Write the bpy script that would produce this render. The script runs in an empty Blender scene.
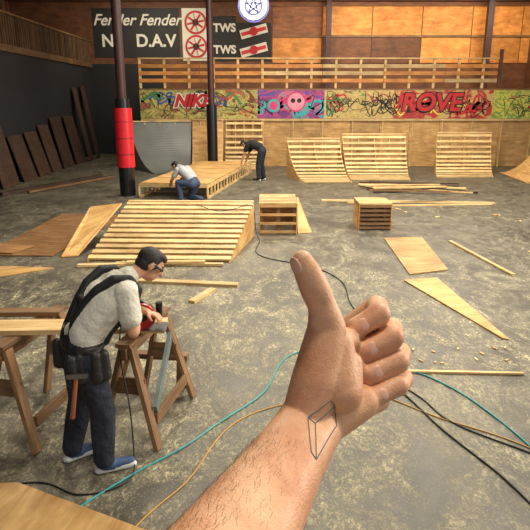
import bpy, bmesh, math, random
import numpy as np
from mathutils import Vector, Matrix, Euler
from mathutils.bvhtree import BVHTree
random.seed(7)
sc = bpy.context.scene
COL = sc.collection
V = Vector

def S(r, g, b):
    f = lambda c: (c/255/12.92) if c/255 <= .04045 else ((c/255+.055)/1.055)**2.4
    return (f(r), f(g), f(b), 1)

# ------------------------------------------------------------ materials
def newmat(name):
    m = bpy.data.materials.new(name); m.use_nodes = True
    nt = m.node_tree; b = nt.nodes['Principled BSDF']
    return m, nt, b

def N(nt, typ, **kw):
    n = nt.nodes.new(typ)
    for k, v in kw.items():
        if k in n.inputs: n.inputs[k].default_value = v
        else: setattr(n, k, v)
    return n

def plain(name, col, rough=.6, metal=0, var=.15, scale=6, bump=.0, bscale=40, emit=None, es=1, sss=0, dist=.02):
    m, nt, b = newmat(name)
    tc = N(nt, 'ShaderNodeTexCoord')
    no = N(nt, 'ShaderNodeTexNoise'); no.inputs['Scale'].default_value = scale; no.inputs['Detail'].default_value = 5
    nt.links.new(tc.outputs['Object'], no.inputs['Vector'])
    r = N(nt, 'ShaderNodeValToRGB')
    c = col
    r.color_ramp.elements[0].position = .3; r.color_ramp.elements[1].position = .7
    r.color_ramp.elements[0].color = (c[0]*(1-var), c[1]*(1-var), c[2]*(1-var), 1)
    r.color_ramp.elements[1].color = (min(1, c[0]*(1+var)), min(1, c[1]*(1+var)), min(1, c[2]*(1+var)), 1)
    nt.links.new(no.outputs['Fac'], r.inputs['Fac'])
    nt.links.new(r.outputs['Color'], b.inputs['Base Color'])
    b.inputs['Roughness'].default_value = rough
    b.inputs['Metallic'].default_value = metal
    if bump:
        n2 = N(nt, 'ShaderNodeTexNoise'); n2.inputs['Scale'].default_value = bscale; n2.inputs['Detail'].default_value = 4
        nt.links.new(tc.outputs['Object'], n2.inputs['Vector'])
        bp = N(nt, 'ShaderNodeBump'); bp.inputs['Strength'].default_value = bump; bp.inputs['Distance'].default_value = dist
        nt.links.new(n2.outputs['Fac'], bp.inputs['Height']); nt.links.new(bp.outputs['Normal'], b.inputs['Normal'])
    if emit:
        b.inputs['Emission Color'].default_value = emit; b.inputs['Emission Strength'].default_value = es
    if sss:
        b.inputs['Subsurface Weight'].default_value = sss
        b.inputs['Subsurface Radius'].default_value = (1, .35, .2)
        b.inputs['Subsurface Scale'].default_value = .006
    return m

def wood(name, c1, c2, rough=.6, gx=1.2, gy=22):
    m, nt, b = newmat(name)
    uv = N(nt, 'ShaderNodeUVMap'); uv.uv_map = 'UVMap'
    mp = N(nt, 'ShaderNodeMapping'); mp.inputs['Scale'].default_value = (gx, gy, 1)
    nt.links.new(uv.outputs['UV'], mp.inputs['Vector'])
    no = N(nt, 'ShaderNodeTexNoise'); no.inputs['Scale'].default_value = 1.6; no.inputs['Detail'].default_value = 6; no.inputs['Distortion'].default_value = .6
    nt.links.new(mp.outputs['Vector'], no.inputs['Vector'])
    r = N(nt, 'ShaderNodeValToRGB')
    r.color_ramp.elements[0].position = .32; r.color_ramp.elements[1].position = .66
    r.color_ramp.elements[0].color = c1; r.color_ramp.elements[1].color = c2
    nt.links.new(no.outputs['Fac'], r.inputs['Fac'])
    at = N(nt, 'ShaderNodeAttribute'); at.attribute_name = 'tint'
    mx = N(nt, 'ShaderNodeMixRGB'); mx.blend_type = 'MULTIPLY'; mx.inputs['Fac'].default_value = 1
    nt.links.new(r.outputs['Color'], mx.inputs['Color1']); nt.links.new(at.outputs['Color'], mx.inputs['Color2'])
    n3 = N(nt, 'ShaderNodeTexNoise'); n3.inputs['Scale'].default_value = 1.7; n3.inputs['Detail'].default_value = 7; n3.inputs['Roughness'].default_value = .65
    nt.links.new(uv.outputs['UV'], n3.inputs['Vector'])
    r3 = N(nt, 'ShaderNodeValToRGB'); r3.color_ramp.elements[0].position = .3; r3.color_ramp.elements[1].position = .6
    r3.color_ramp.elements[0].color = (.52, .46, .38, 1); r3.color_ramp.elements[1].color = (1, 1, 1, 1)
    nt.links.new(n3.outputs['Fac'], r3.inputs['Fac'])
    m2 = N(nt, 'ShaderNodeMixRGB'); m2.blend_type = 'MULTIPLY'; m2.inputs['Fac'].default_value = .85
    nt.links.new(mx.outputs['Color'], m2.inputs['Color1']); nt.links.new(r3.outputs['Color'], m2.inputs['Color2'])
    nt.links.new(m2.outputs['Color'], b.inputs['Base Color'])
    b.inputs['Roughness'].default_value = rough
    bp = N(nt, 'ShaderNodeBump'); bp.inputs['Strength'].default_value = .25; bp.inputs['Distance'].default_value = .004
    nt.links.new(no.outputs['Fac'], bp.inputs['Height']); nt.links.new(bp.outputs['Normal'], b.inputs['Normal'])
    return m

def spray(name, cols, scale=2.5, dist=1.5):
    m, nt, b = newmat(name)
    tc = N(nt, 'ShaderNodeTexCoord')
    mp = N(nt, 'ShaderNodeMapping'); mp.inputs['Scale'].default_value = (.8, 1, 1.3)
    nt.links.new(tc.outputs['Object'], mp.inputs['Vector'])
    no = N(nt, 'ShaderNodeTexNoise'); no.inputs['Scale'].default_value = scale; no.inputs['Detail'].default_value = 5; no.inputs['Distortion'].default_value = dist
    nt.links.new(mp.outputs['Vector'], no.inputs['Vector'])
    r = N(nt, 'ShaderNodeValToRGB'); cr = r.color_ramp
    n = len(cols)
    for i, c in enumerate(cols):
        p = .34+.32*i/(n-1)
        if i == 0: cr.elements[0].position = p; cr.elements[0].color = c
        elif i == n-1: cr.elements[-1].position = p; cr.elements[-1].color = c
        else:
            e = cr.elements.new(p); e.color = c
    nt.links.new(no.outputs['Fac'], r.inputs['Fac']); nt.links.new(r.outputs['Color'], b.inputs['Base Color'])
    b.inputs['Roughness'].default_value = .7
    return m

PLY = wood('plywood', S(202, 150, 86), S(234, 190, 124), gy=9)
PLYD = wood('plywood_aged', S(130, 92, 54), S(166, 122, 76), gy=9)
PINE = wood('pine_lumber', S(216, 174, 110), S(246, 214, 156))
PINED = wood('pine_weathered', S(112, 82, 56), S(154, 116, 78))
DARKW = wood('dark_wood', S(46, 32, 26), S(76, 52, 40))
ORANGE = wood('varnished_plywood', S(210, 130, 54), S(240, 166, 82), gy=4)
REDBR = wood('brown_panel', S(100, 60, 36), S(130, 80, 46), gy=4)
BLACK = plain('black_paint', S(24, 24, 26), .6)
WHITE = plain('white_print', S(222, 218, 206), .6, var=.06, scale=2)
RED = plain('red_vinyl', S(205, 28, 38), .4, var=.08)
REDP = plain('red_paint', S(186, 34, 38), .6)
BLKV = plain('black_vinyl', S(20, 20, 24), .35)
STEEL = plain('painted_steel', S(66, 40, 40), .5, metal=.2)
METAL = plain('bare_metal', S(150, 150, 150), .3, metal=1)
GREYR = plain('grey_ramp_surface', S(104, 106, 102), .45, scale=1.5)
WALLD = plain('dark_wall_paint', S(30, 30, 34), .7, var=.2, scale=1.2)

# ------------------------------------------------------------ mesh builder
class MB:
    def __init__(s): s.v = []; s.f = []; s.uv = []; s.t = []; s.m = []; s.mats = []
    def mi(s, mat):
        if mat not in s.mats: s.mats.append(mat)
        return s.mats.index(mat)
    def face(s, idx, uvs, mi, tint): s.f.append(idx); s.uv.append(uvs); s.t.append(tint); s.m.append(mi)
    def beam(s, p0, p1, w, t, mat, up=(0, 0, 1), tint=None):
        p0 = V(p0); p1 = V(p1); d = p1-p0; L = d.length; d.normalize()
        up = V(up)
        if abs(d.dot(up)) > .95: up = V((0, 1, 0)) if abs(d.y) < .9 else V((1, 0, 0))
        a = d.cross(up).normalized(); c = a.cross(d).normalized()
        b = len(s.v); mi = s.mi(mat)
        tint = tint or random.uniform(.76, 1.06)
        o = (random.uniform(0, 50), random.uniform(0, 50))
        loc = []
        for i in (0, 1):
            for j in (-.5, .5):
                for k in (-.5, .5):
                    loc.append((i*L, j*w, k*t)); s.v.append(p0+d*(i*L)+a*(j*w)+c*(k*t))
        for q, ax in (((0, 1, 3, 2), 0), ((4, 6, 7, 5), 0), ((0, 4, 5, 1), 1), ((2, 3, 7, 6), 1), ((0, 2, 6, 4), 2), ((1, 5, 7, 3), 2)):
            uv = []
            for i in q:
                l = loc[i]
                if ax == 0: uv.append((l[1]+o[0], l[2]+o[1]))
                elif ax == 1: uv.append((l[0]+o[0], l[2]+o[1]))
                else: uv.append((l[0]+o[0], l[1]+o[1]))
            s.face([b+i for i in q], uv, mi, tint)
    def box(s, c, size, mat, rz=0, tint=None):
        c = V(c); x = V((math.cos(rz), math.sin(rz), 0))*size[0]/2
        s.beam(c-x, c+x, size[1], size[2], mat, tint=tint)
    def prism(s, pts, th, mat, tint=None):
        pts = [V(p) for p in pts]; th = V(th); n = len(pts); b = len(s.v); mi = s.mi(mat)
        tint = tint or random.uniform(.88, 1.06)
        o = (random.uniform(0, 50), random.uniform(0, 50))
        ax = (pts[1]-pts[0]).normalized(); nn = th.normalized(); ay = nn.cross(ax)
        s.v += pts+[p+th for p in pts]
        uv = [((p-pts[0]).dot(ax)+o[0], (p-pts[0]).dot(ay)+o[1]) for p in pts]
        s.face(list(range(b, b+n)), uv, mi, tint); s.face(list(range(b+2*n-1, b+n-1, -1)), uv[::-1], mi, tint)
        for i in range(n):
            j = (i+1) % n; L = (pts[j]-pts[i]).length
            s.face([b+i, b+n+i, b+n+j, b+j], [(0+o[0], o[1]), (0+o[0], .02+o[1]), (L+o[0], .02+o[1]), (L+o[0], o[1])], mi, tint*.9)
    def cyl(s, p0, p1, r0, r1, mat, seg=20, tint=1):
        p0 = V(p0); p1 = V(p1); d = (p1-p0).normalized()
        a = d.orthogonal().normalized(); c = d.cross(a); b = len(s.v); mi = s.mi(mat)
        for p, r in ((p0, r0), (p1, r1)):
            for i in range(seg):
                t = 2*math.pi*i/seg; s.v.append(p+a*(r*math.cos(t))+c*(r*math.sin(t)))
        for i in range(seg):
            j = (i+1) % seg
            s.face([b+i, b+j, b+seg+j, b+seg+i], [(i/seg, 0), ((i+1)/seg, 0), ((i+1)/seg, 1), (i/seg, 1)], mi, tint)
        s.face([b+i for i in range(seg)][::-1], [(0, 0)]*seg, mi, tint); s.face([b+seg+i for i in range(seg)], [(0, 0)]*seg, mi, tint)
    def ribbon(s, pts, w, nrm, mat):
        pts = [V(p) for p in pts]; nrm = V(nrm); b = len(s.v); mi = s.mi(mat)
        for i, p in enumerate(pts):
            d = (pts[min(i+1, len(pts)-1)]-pts[max(i-1, 0)]).normalized(); a = d.cross(nrm).normalized()*w/2
            s.v += [p-a, p+a]
        for i in range(len(pts)-1):
            s.face([b+2*i, b+2*i+1, b+2*i+3, b+2*i+2], [(0, 0)]*4, mi, 1)
    def build(s, name, parent=None, smooth=False, bevel=0):
        me = bpy.data.meshes.new(name)
        me.from_pydata([tuple(v) for v in s.v], [], s.f)
        me.uv_layers.new(name='UVMap'); me.color_attributes.new('tint', 'FLOAT_COLOR', 'CORNER')
        UV = []; TC = []
        for p, uv, t, m in zip(me.polygons, s.uv, s.t, s.m):
            p.material_index = m; p.use_smooth = smooth
            for q in uv: UV += [q[0], q[1]]; TC += [t, t, t, 1.0]
        me.uv_layers['UVMap'].data.foreach_set('uv', UV)
        me.color_attributes['tint'].data.foreach_set('color', TC)
        for m in s.mats: me.materials.append(m)
        bm = bmesh.new(); bm.from_mesh(me); bmesh.ops.recalc_face_normals(bm, faces=bm.faces); bm.to_mesh(me); bm.free()
        ob = bpy.data.objects.new(name, me); COL.objects.link(ob)
        if parent: ob.parent = parent
        if bevel:
            md = ob.modifiers.new('bev', 'BEVEL'); md.width = bevel; md.segments = 2; md.limit_method = 'ANGLE'
        if smooth:
            try: me.set_sharp_from_angle(angle=math.radians(40))
            except Exception: pass
        return ob

def empty(name, loc=(0, 0, 0)):
    e = bpy.data.objects.new(name, None); e.location = loc; COL.objects.link(e); return e

# ------------------------------------------------------------ organic union surfaces
def blob(name, prims, voxel, smooth_it=6, parent=None, fac=.5):
    bm = bmesh.new()
    for p in prims:
        if p[0] == 'c':
            _, a, ra, b, rb, m = p; a = V(a); b = V(b)
            for c, r in ((a, ra), (b, rb)):
                bmesh.ops.create_icosphere(bm, subdivisions=3, radius=r, matrix=Matrix.Translation(c))
            d = b-a; L = d.length
            if L > 1e-5:
                q = d.to_track_quat('Z', 'Y').to_matrix().to_4x4()
                sn = max(-.95, min(.95, (ra-rb)/L)); cs = math.sqrt(1-sn*sn)
                dn = d/L; a2 = a+dn*(ra*sn); b2 = b+dn*(rb*sn); L2 = (b2-a2).length
                if (b2-a2).dot(d) > 0 and L2 > 1e-5:
                    bmesh.ops.create_cone(bm, cap_ends=True, cap_tris=True, segments=28, radius1=ra*cs, radius2=rb*cs, depth=L2, matrix=Matrix.Translation((a2+b2)/2) @ q)
        else:
            _, c, r, rot, m = p
            bmesh.ops.create_icosphere(bm, subdivisions=3, radius=1, matrix=Matrix.Translation(V(c)) @ rot.to_4x4() @ Matrix.Diagonal((r[0], r[1], r[2], 1)))
    me = bpy.data.meshes.new(name+'_src'); bm.to_mesh(me); bm.free()
    ob = bpy.data.objects.new(name+'_src', me); COL.objects.link(ob)
    md = ob.modifiers.new('r', 'REMESH'); md.mode = 'VOXEL'; md.voxel_size = voxel
    ms = ob.modifiers.new('s', 'SMOOTH'); ms.factor = fac; ms.iterations = smooth_it
    dg = bpy.context.evaluated_depsgraph_get(); dg.update()
    out = bpy.data.meshes.new_from_object(ob.evaluated_get(dg)); out.name = name
    bpy.data.objects.remove(ob, do_unlink=True)
    n = len(out.polygons); cen = np.empty(n*3, np.float32); out.polygons.foreach_get('center', cen); cen = cen.reshape(n, 3)
    mats = []; best = np.full(n, 1e9); idx = np.zeros(n, np.int32)
    for p in prims:
        m = p[-1]
        if m not in mats: mats.append(m)
        if p[0] == 'c':
            a = np.array(p[1]); b = np.array(p[3]); ab = b-a; t = np.clip(((cen-a)@ab)/max(1e-9, ab@ab), 0, 1)
            d = np.linalg.norm(cen-(a+t[:, None]*ab), axis=1)-(p[2]+t*(p[4]-p[2]))
        else:
            R = np.array(p[3].to_3x3()); q = ((cen-np.array(p[1]))@R)/np.array(p[2])
            nq = np.linalg.norm(q, axis=1); d = (nq-1)*np.linalg.norm((cen-np.array(p[1])), axis=1)/np.maximum(nq, 1e-6)
        w = d < best; best[w] = d[w]; idx[w] = mats.index(m)
    out.materials.clear()
    for m in mats: out.materials.append(m)
    out.polygons.foreach_set('material_index', idx)
    out.polygons.foreach_set('use_smooth', np.ones(n, bool)); out.update()
    o = bpy.data.objects.new(name, out); COL.objects.link(o)
    if parent: o.parent = parent
    return o

# ------------------------------------------------------------ ROOM
def floor_mat():
    m, nt, b = newmat('dusty_concrete')
    L = nt.links.new
    tc = N(nt, 'ShaderNodeTexCoord')
    def noise(scale, det=6, dist=0, sc3=None, ro=.5):
        n = N(nt, 'ShaderNodeTexNoise'); n.inputs['Scale'].default_value = scale; n.inputs['Detail'].default_value = det; n.inputs['Distortion'].default_value = dist; n.inputs['Roughness'].default_value = ro
        if sc3:
            mp = N(nt, 'ShaderNodeMapping'); mp.inputs['Scale'].default_value = sc3; mp.inputs['Rotation'].default_value = (0, 0, .5); L(tc.outputs['Object'], mp.inputs['Vector']); L(mp.outputs['Vector'], n.inputs['Vector'])
        else: L(tc.outputs['Object'], n.inputs['Vector'])
        return n
    def ramp(n, a, b_, ca=(0, 0, 0, 1), cb=(1, 1, 1, 1)):
        r = N(nt, 'ShaderNodeValToRGB'); r.color_ramp.elements[0].position = a; r.color_ramp.elements[1].position = b_
        r.color_ramp.elements[0].color = ca; r.color_ramp.elements[1].color = cb
        L(n.outputs[0], r.inputs['Fac']); return r
    def math_(op, x, y):
        n = N(nt, 'ShaderNodeMath'); n.operation = op
        for i, q in enumerate((x, y)):
            if isinstance(q, (int, float)): n.inputs[i].default_value = q
            else: L(q.outputs[0], n.inputs[i])
        return n
    base = ramp(noise(.7, 9, 1.2, ro=.6), .3, .7, S(56, 52, 47), S(96, 90, 79))
    fine = ramp(noise(9, 9, .5, ro=.65), .35, .7, (.66, .66, .66, 1), (1.2, 1.2, 1.15, 1))
    mx = N(nt, 'ShaderNodeMixRGB'); mx.blend_type = 'MULTIPLY'; mx.inputs['Fac'].default_value = 1
    L(base.outputs[0], mx.inputs['Color1']); L(fine.outputs[0], mx.inputs['Color2'])
    # work area where the sawing happens: heavier dust
    mp = N(nt, 'ShaderNodeMapping'); mp.vector_type = 'POINT'; mp.inputs['Location'].default_value = (.1, -1.45, 0); mp.inputs['Scale'].default_value = (.24, .23, 0)
    L(tc.outputs['Object'], mp.inputs['Vector'])
    ln = N(nt, 'ShaderNodeVectorMath'); ln.operation = 'LENGTH'; L(mp.outputs[0], ln.inputs[0])
    work = N(nt, 'ShaderNodeMapRange'); work.inputs['From Min'].default_value = .2; work.inputs['From Max'].default_value = 1.5; work.inputs['To Min'].default_value = .7; work.inputs['To Max'].default_value = .2
    L(ln.outputs['Value'], work.inputs['Value'])
    big = ramp(noise(.55, 5, 1.2), .42, .62)
    mid = ramp(noise(2.3, 10, 1.8, (1, .6, 1), .75), .44, .66)
    sp = ramp(noise(30, 9, .8, (1, .6, 1), .75), .49, .57)
    sp2 = ramp(noise(55, 5, 0, None, .6), .58, .64)
    a = math_('MULTIPLY', mid, sp)
    a2 = math_('MULTIPLY', a, math_('ADD', math_('MULTIPLY', big, .4), work))
    film = math_('MULTIPLY', math_('ADD', math_('MULTIPLY', mid, .22), .05), math_('ADD', work, .1))
    tot = math_('ADD', math_('ADD', math_('MULTIPLY', a2, .95), math_('MULTIPLY', sp2, math_('MULTIPLY', work, .6))), film); tot.use_clamp = True
    dust = N(nt, 'ShaderNodeMixRGB'); L(tot.outputs[0], dust.inputs['Fac']); L(mx.outputs[0], dust.inputs['Color1']); dust.inputs['Color2'].default_value = S(220, 206, 166)
    L(dust.outputs[0], b.inputs['Base Color'])
    rr = math_('ADD', math_('MULTIPLY', tot, .5), math_('ADD', math_('MULTIPLY', mid, .1), .45)); L(rr.outputs[0], b.inputs['Roughness'])
    bp = N(nt, 'ShaderNodeBump'); bp.inputs['Strength'].default_value = .3; bp.inputs['Distance'].default_value = .01
    L(tot.outputs[0], bp.inputs['Height']); L(bp.outputs[0], b.inputs['Normal'])
    return m
FL = floor_mat()
XL, XR, YB, YF, ZC = -8.65, 13.0, 30.0, -6.0, 7.4
m = MB(); m.box((1, 12, -.1), (26, 37, .2), FL); m.build('floor')
m = MB(); m.box((XL-.1, 12, 2.1), (.2, 36, 4.2), WALLD)
m.build('wall_left')
m = MB(); m.box((-10.7, 12, 4.13), (3.6, 36, .14), DARKW); m.box((-12.5, 12, 5.8), (.15, 36, 3.1), REDBR)
for i in range(16): m.box((-12.3, -4+i*2.2, 5.7), (.12, .14, 2.9), PINED)
m.build('wall_loft')
m = MB()
y = -5.8
while y < 29.8:
    m.beam((XL+.0, y, 4.22), (XL+.0, y, 5.4), .045, .13, PINED, up=(1, 0, 0), tint=random.uniform(.28, .6)); y += .2
m.beam((XL+.05, -5.9, 4.33), (XL+.05, 29.9, 4.33), .05, .22, PINED, tint=.6); m.beam((XL+.0, -5.9, 5.45), (XL+.0, 29.9, 5.45), .16, .06, PINED, tint=.8)
m.build('slatted_fence')
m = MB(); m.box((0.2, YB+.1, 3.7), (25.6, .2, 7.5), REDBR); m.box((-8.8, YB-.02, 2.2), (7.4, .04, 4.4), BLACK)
m.build('wall_back')
m = MB()
for i, x0 in enumerate(np.arange(.35, 12.8, 2.44)):
    m.box((x0+1.22, YB-.03, 6.35), (2.40, .04, 1.35), REDBR if i == 0 else ORANGE, tint=1.5 if i == 0 else random.uniform(.9, 1.15))
    m.box((x0+1.22, YB-.03, 5.05), (2.40, .04, 1.2), REDBR if i in (1, 2) else ORANGE, tint=random.uniform(.8, 1.05))
    m.box((x0+1.22, YB-.08, 5.68), (2.44, .08, .1), PINED)
m.box((6.5, YB-.1, 7.12), (12.8, .14, .18), REDBR, tint=1.2)
m.build('trim_1')
m = MB(); m.box((XR+.1, 12, 3.7), (.2, 36, 7.5), REDBR)
m.build('wall_right')
m = MB(); m.box((.2, 12, ZC+.1), (25.8, 36.2, .2), DARKW)
for i in range(18): m.box((.2, -5.5+i*2.05, ZC-.1), (25.2, .1, .2), PINED, tint=.7)
m.build('ceiling')
# ------------------------------------------------------------ back deck + railing + mural
DY = 24.0; DX0, DX1, DZ = -5.05, 12.95, 3.07
m = MB()
m.box(((DX0+DX1)/2, DY+3.0, DZ-.04), (DX1-DX0, 5.8, .08), PLYD)
x = DX0
while x < DX1-.05:
    l = min(1.22, DX1-x); m.box((x+l/2, DY+.04, .95), (l-.012, .04, 1.88), PLY, tint=random.uniform(.6, .85)); x += l
for x in np.arange(DX0+.1, DX1, 1.22): m.beam((x, DY, 0), (x, DY, 1.88), .05, .05, PINE, tint=.8)
m.box(((DX0+DX1)/2, DY-.02, 1.9), (DX1-DX0, .08, .09), PINE)
m.box(((DX0+DX1)/2, DY-.0, DZ-.005), (DX1-DX0, .06, .09), PINED)
m.box((DX0, DY+3, 1.5), (.05, 5.8, 3), PLYD, tint=.5)
m.build('plywood_deck')
m = MB()
RX0, RX1 = DX0, 9.3
for x in np.arange(RX0+.05, RX1, .98): m.beam((x, DY+.04, DZ+.055), (x, DY+.04, 4.24), .09, .09, PINE)
for z, h in ((3.42, .14), (3.70, .14), (3.97, .14)):
    x = RX0
    while x < RX1:
        l = min(2.45, RX1-x); m.beam((x, DY-.03, z), (x+l-.02, DY-.03, z), .035, h, ORANGE if random.random() < .6 else PINE, tint=random.uniform(.6, .9)); x += l
m.beam((RX0, DY, 4.26), (RX1, DY, 4.26), .14, .05, PINE)
m.beam((RX1+.1, DY+.05, 3.13), (RX1+.1, DY+.05, 4.6), .12, .12, REDBR)
m.build('wooden_railing')
e = empty('graffiti_mural')
MU = [spray('spray_olive', [S(110, 60, 40), S(160, 150, 80), S(200, 184, 104), S(110, 110, 60), S(190, 172, 90), S(80, 76, 50), S(170, 90, 60)], 1.6, 1.8),
      spray('spray_magenta', [S(50, 150, 160), S(170, 60, 110), S(90, 50, 120), S(180, 70, 110), S(60, 70, 150), S(200, 80, 120), S(70, 150, 140)], 1.3, 1),
      spray('spray_tan', [S(120, 104, 60), S(186, 160, 100), S(206, 180, 118), S(176, 150, 90), S(200, 170, 100), S(120, 130, 80)], 2.2, 2.5),
      spray('spray_crimson', [S(186, 160, 100), S(196, 166, 100), S(176, 60, 50), S(160, 40, 50), S(200, 160, 100), S(110, 110, 70)], 1.4, 1.2),
      spray('spray_green', [S(200, 190, 70), S(80, 140, 70), S(214, 196, 90), S(120, 150, 70), S(200, 70, 60)], 1.7, 2)]
m = MB()
for x0, x1, k in ((-5.05, -.3, 0), (-.3, 2.4, 1), (2.4, 5.2, 2), (5.2, 9.2, 3), (9.2, 12.95, 4)):
    m.box(((x0+x1)/2, DY-.055, 2.5), (x1-x0, .03, 1.10), MU[k])
m.build('panel', e)
m = MB()
INK = plain('ink_paint', S(30, 26, 30), .7); YEL = plain('yellow_paint', S(224, 200, 80), .7); TEAL = plain('teal_paint', S(60, 160, 160), .7); MAG = plain('magenta_paint', S(200, 60, 110), .7); GRNP = plain('green_paint', S(70, 120, 70), .7); PNK = plain('pink_paint', S(226, 140, 160), .7); BLUP = plain('blue_paint', S(60, 80, 150), .7)
def scrib(x0, x1, mat, n, w, ln0=.35, ln1=1.3):
    for _ in range(n):
        cx = random.uniform(x0, x1); cz = random.uniform(2.25, 2.75); pts = []
        ln = random.uniform(ln0, ln1); f1, f2, f3 = random.uniform(5, 15), random.uniform(3, 12), random.uniform(9, 20)
        p1, p2, p3 = (random.uniform(0, 6) for _ in range(3)); a = random.uniform(.1, .26); ax_ = random.uniform(.04, .22)
        yy = DY-.075-random.uniform(0, .004)
        for i in range(36):
            t = i/35
            px = cx-ln/2+ln*t+ax_*math.sin(f1*t+p1)
            pz = cz+a*math.sin(f2*t+p2)+a*.5*math.sin(f3*t+p3)
            pts.append((min(x1, max(x0, px)), yy, min(3.0, max(1.98, pz))))
        m.ribbon(pts, w*random.uniform(.6, 1.3), (0, -1, 0), mat)
scrib(-4.95, -.4, GRNP, 6, .10); scrib(-4.95, -.4, BLUP, 3, .06); scrib(-4.95, -.4, INK, 10, .03); scrib(-4.95, -.4, REDP, 3, .05)
scrib(-.25, 2.35, TEAL, 5, .12, .3, .6); scrib(-.25, 2.35, MAG, 4, .16, .3, .6); scrib(-.25, 2.35, INK, 8, .03)
scrib(2.5, 5.6, INK, 24, .03, .3, .9); scrib(2.5, 5.2, GRNP, 3, .06); scrib(2.5, 5.2, REDP, 3, .06)
scrib(5.3, 9.1, REDP, 9, .13, .3, .9); scrib(5.3, 9.1, INK, 8, .03); scrib(5.3, 9.1, YEL, 4, .05)
scrib(9.3, 12.8, REDP, 5, .08); scrib(9.3, 12.8, GRNP, 6, .1); scrib(9.3, 12.8, INK, 6, .03)
for cx, cz, r, mt, dy in ((1.25, 2.6, .40, MAG, .083), (1.25, 2.6, .34, PNK, .087), (1.13, 2.65, .09, INK, .091), (1.38, 2.65, .09, INK, .091), (.35, 2.45, .26, TEAL, .083), (.35, 2.45, .17, MAG, .087)):
    m.cyl((cx, DY-dy+.002, cz), (cx, DY-dy, cz), r, r, mt, 28)
for i in range(4): m.beam((1.08+i*.115, DY-.091, 2.36), (1.08+i*.115, DY-.091, 2.24), .002, .07, PNK, up=(0, 1, 0))
m.build('spray_strokes', e)

# ------------------------------------------------------------ banners
def text(s, loc, size, mat, parent, shear=0, bold=.0):
    cu = bpy.data.curves.new('lettering', 'FONT'); cu.body = s; cu.size = size; cu.shear = shear; cu.extrude = .004; cu.offset = bold
    cu.align_x = 'CENTER'; cu.align_y = 'CENTER'
    o = bpy.data.objects.new('tmp', cu); COL.objects.link(o)
    dg = bpy.context.evaluated_depsgraph_get(); dg.update()
    me = bpy.data.meshes.new_from_object(o.evaluated_get(dg)); bpy.data.objects.remove(o, do_unlink=True)
    me.materials.clear(); me.materials.append(mat)
    o = bpy.data.objects.new('lettering', me); COL.objects.link(o); o.location = loc; o.rotation_euler = (math.pi/2, 0, 0); o.parent = parent
    return o
text('NIKE', (-2.95, DY-.10, 2.62), .66, WHITE, e, .3, .075); text('NIKE', (-2.95, DY-.11, 2.62), .66, REDP, e, .3, .035)
text('ROVE', (6.7, DY-.10, 2.55), .95, INK, e, .15, .07); text('ROVE', (6.7, DY-.11, 2.55), .95, REDP, e, .15, .03)
def panel(x0, x1, z0, z1, mat, parent, y=29.97):
    mm = MB(); mm.box(((x0+x1)/2, y, (z0+z1)/2), (x1-x0, .03, z1-z0), mat); return mm.build('cloth', parent)
def disc(c, r, mat, parent, th=.02):
    mm = MB(); mm.cyl(c, (c[0], c[1]-th, c[2]), r, r, mat, 40); return mm.build('disc', parent)
YT = 29.94
e = empty('black_banner'); panel(-8.4, -4.2, 4.7, 6.95, BLACK, e)
text('Fender Fender', (-6.25, YT, 6.4), .72, WHITE, e, .35, .01); text('NE   D.A.V', (-6.2, YT, 5.45), .8, WHITE, e, 0, .02)
e = empty('logo_banner'); panel(-4.05, -2.72, 4.55, 6.95, WHITE, e)
for z in (6.3, 5.2):
    disc((-3.38, YT, z), .54, REDP, e); disc((-3.38, YT-.03, z), .44, WHITE, e)
    mm = MB()
    for k in range(4):
        a = math.pi*k/4+.2; cx, cz = .42*math.cos(a), .42*math.sin(a)
        mm.beam((-3.38-cx, YT-.07, z-cz), (-3.38+cx, YT-.07, z+cz), .02, .09, REDP)
    mm.build('spokes', e); disc((-3.38, YT-.09, z), .15, INK, e)
e = empty('black_banner'); panel(-2.68, -1.42, 4.55, 6.6, BLACK, e)
text('TWS', (-1.98, YT, 6.05), .52, WHITE, e, 0, .02); text('TWS', (-1.98, YT, 5.05), .52, WHITE, e, 0, .02)
e = empty('logo_banner'); panel(-1.38, .3, 4.55, 6.3, BLACK, e)
for z in (5.85, 5.0):
    mm = MB(); mm.beam((-1.2, YT-.01, z-.12), (.1, YT-.01, z+.22), .02, .42, WHITE); mm.beam((-1.15, YT-.04, z-.1), (.05, YT-.04, z+.2), .02, .17, RED); mm.build('ribbon', e); disc((-.55, YT-.06, z+.05), .2, REDP, e)
e = empty('round_wall_sign')
LIT = plain('lit_face', S(226, 232, 255), .4, emit=(.8, .86, 1, 1), es=.8, var=.02)
disc((-.5, 27.1, 6.62), .68, plain('blue_rim', S(70, 70, 150), .4), e, .1); disc((-.5, 26.99, 6.62), .58, LIT, e, .03)
mm = MB(); BLP = plain('blue_print', S(50, 56, 130), .5)
pp = [(-.5+.36*math.cos(a), 26.95, 6.62+.36*math.sin(a)) for a in np.linspace(0, 2*math.pi, 33)]
mm.ribbon(pp, .09, (0, -1, 0), BLP)
for k in range(5):
    a = math.pi*2*k/5+.3; b = a+math.pi*4/5; mm.ribbon([(-.5+.34*math.cos(a), 26.94, 6.62+.34*math.sin(a)), (-.5+.34*math.cos(b), 26.94, 6.62+.34*math.sin(b))], .07, (0, -1, 0), BLP)
mm.beam((-.5, 27.1, 7.2), (-.5, 27.1, 7.4), .04, .04, STEEL); mm.build('emblem', e)

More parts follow.
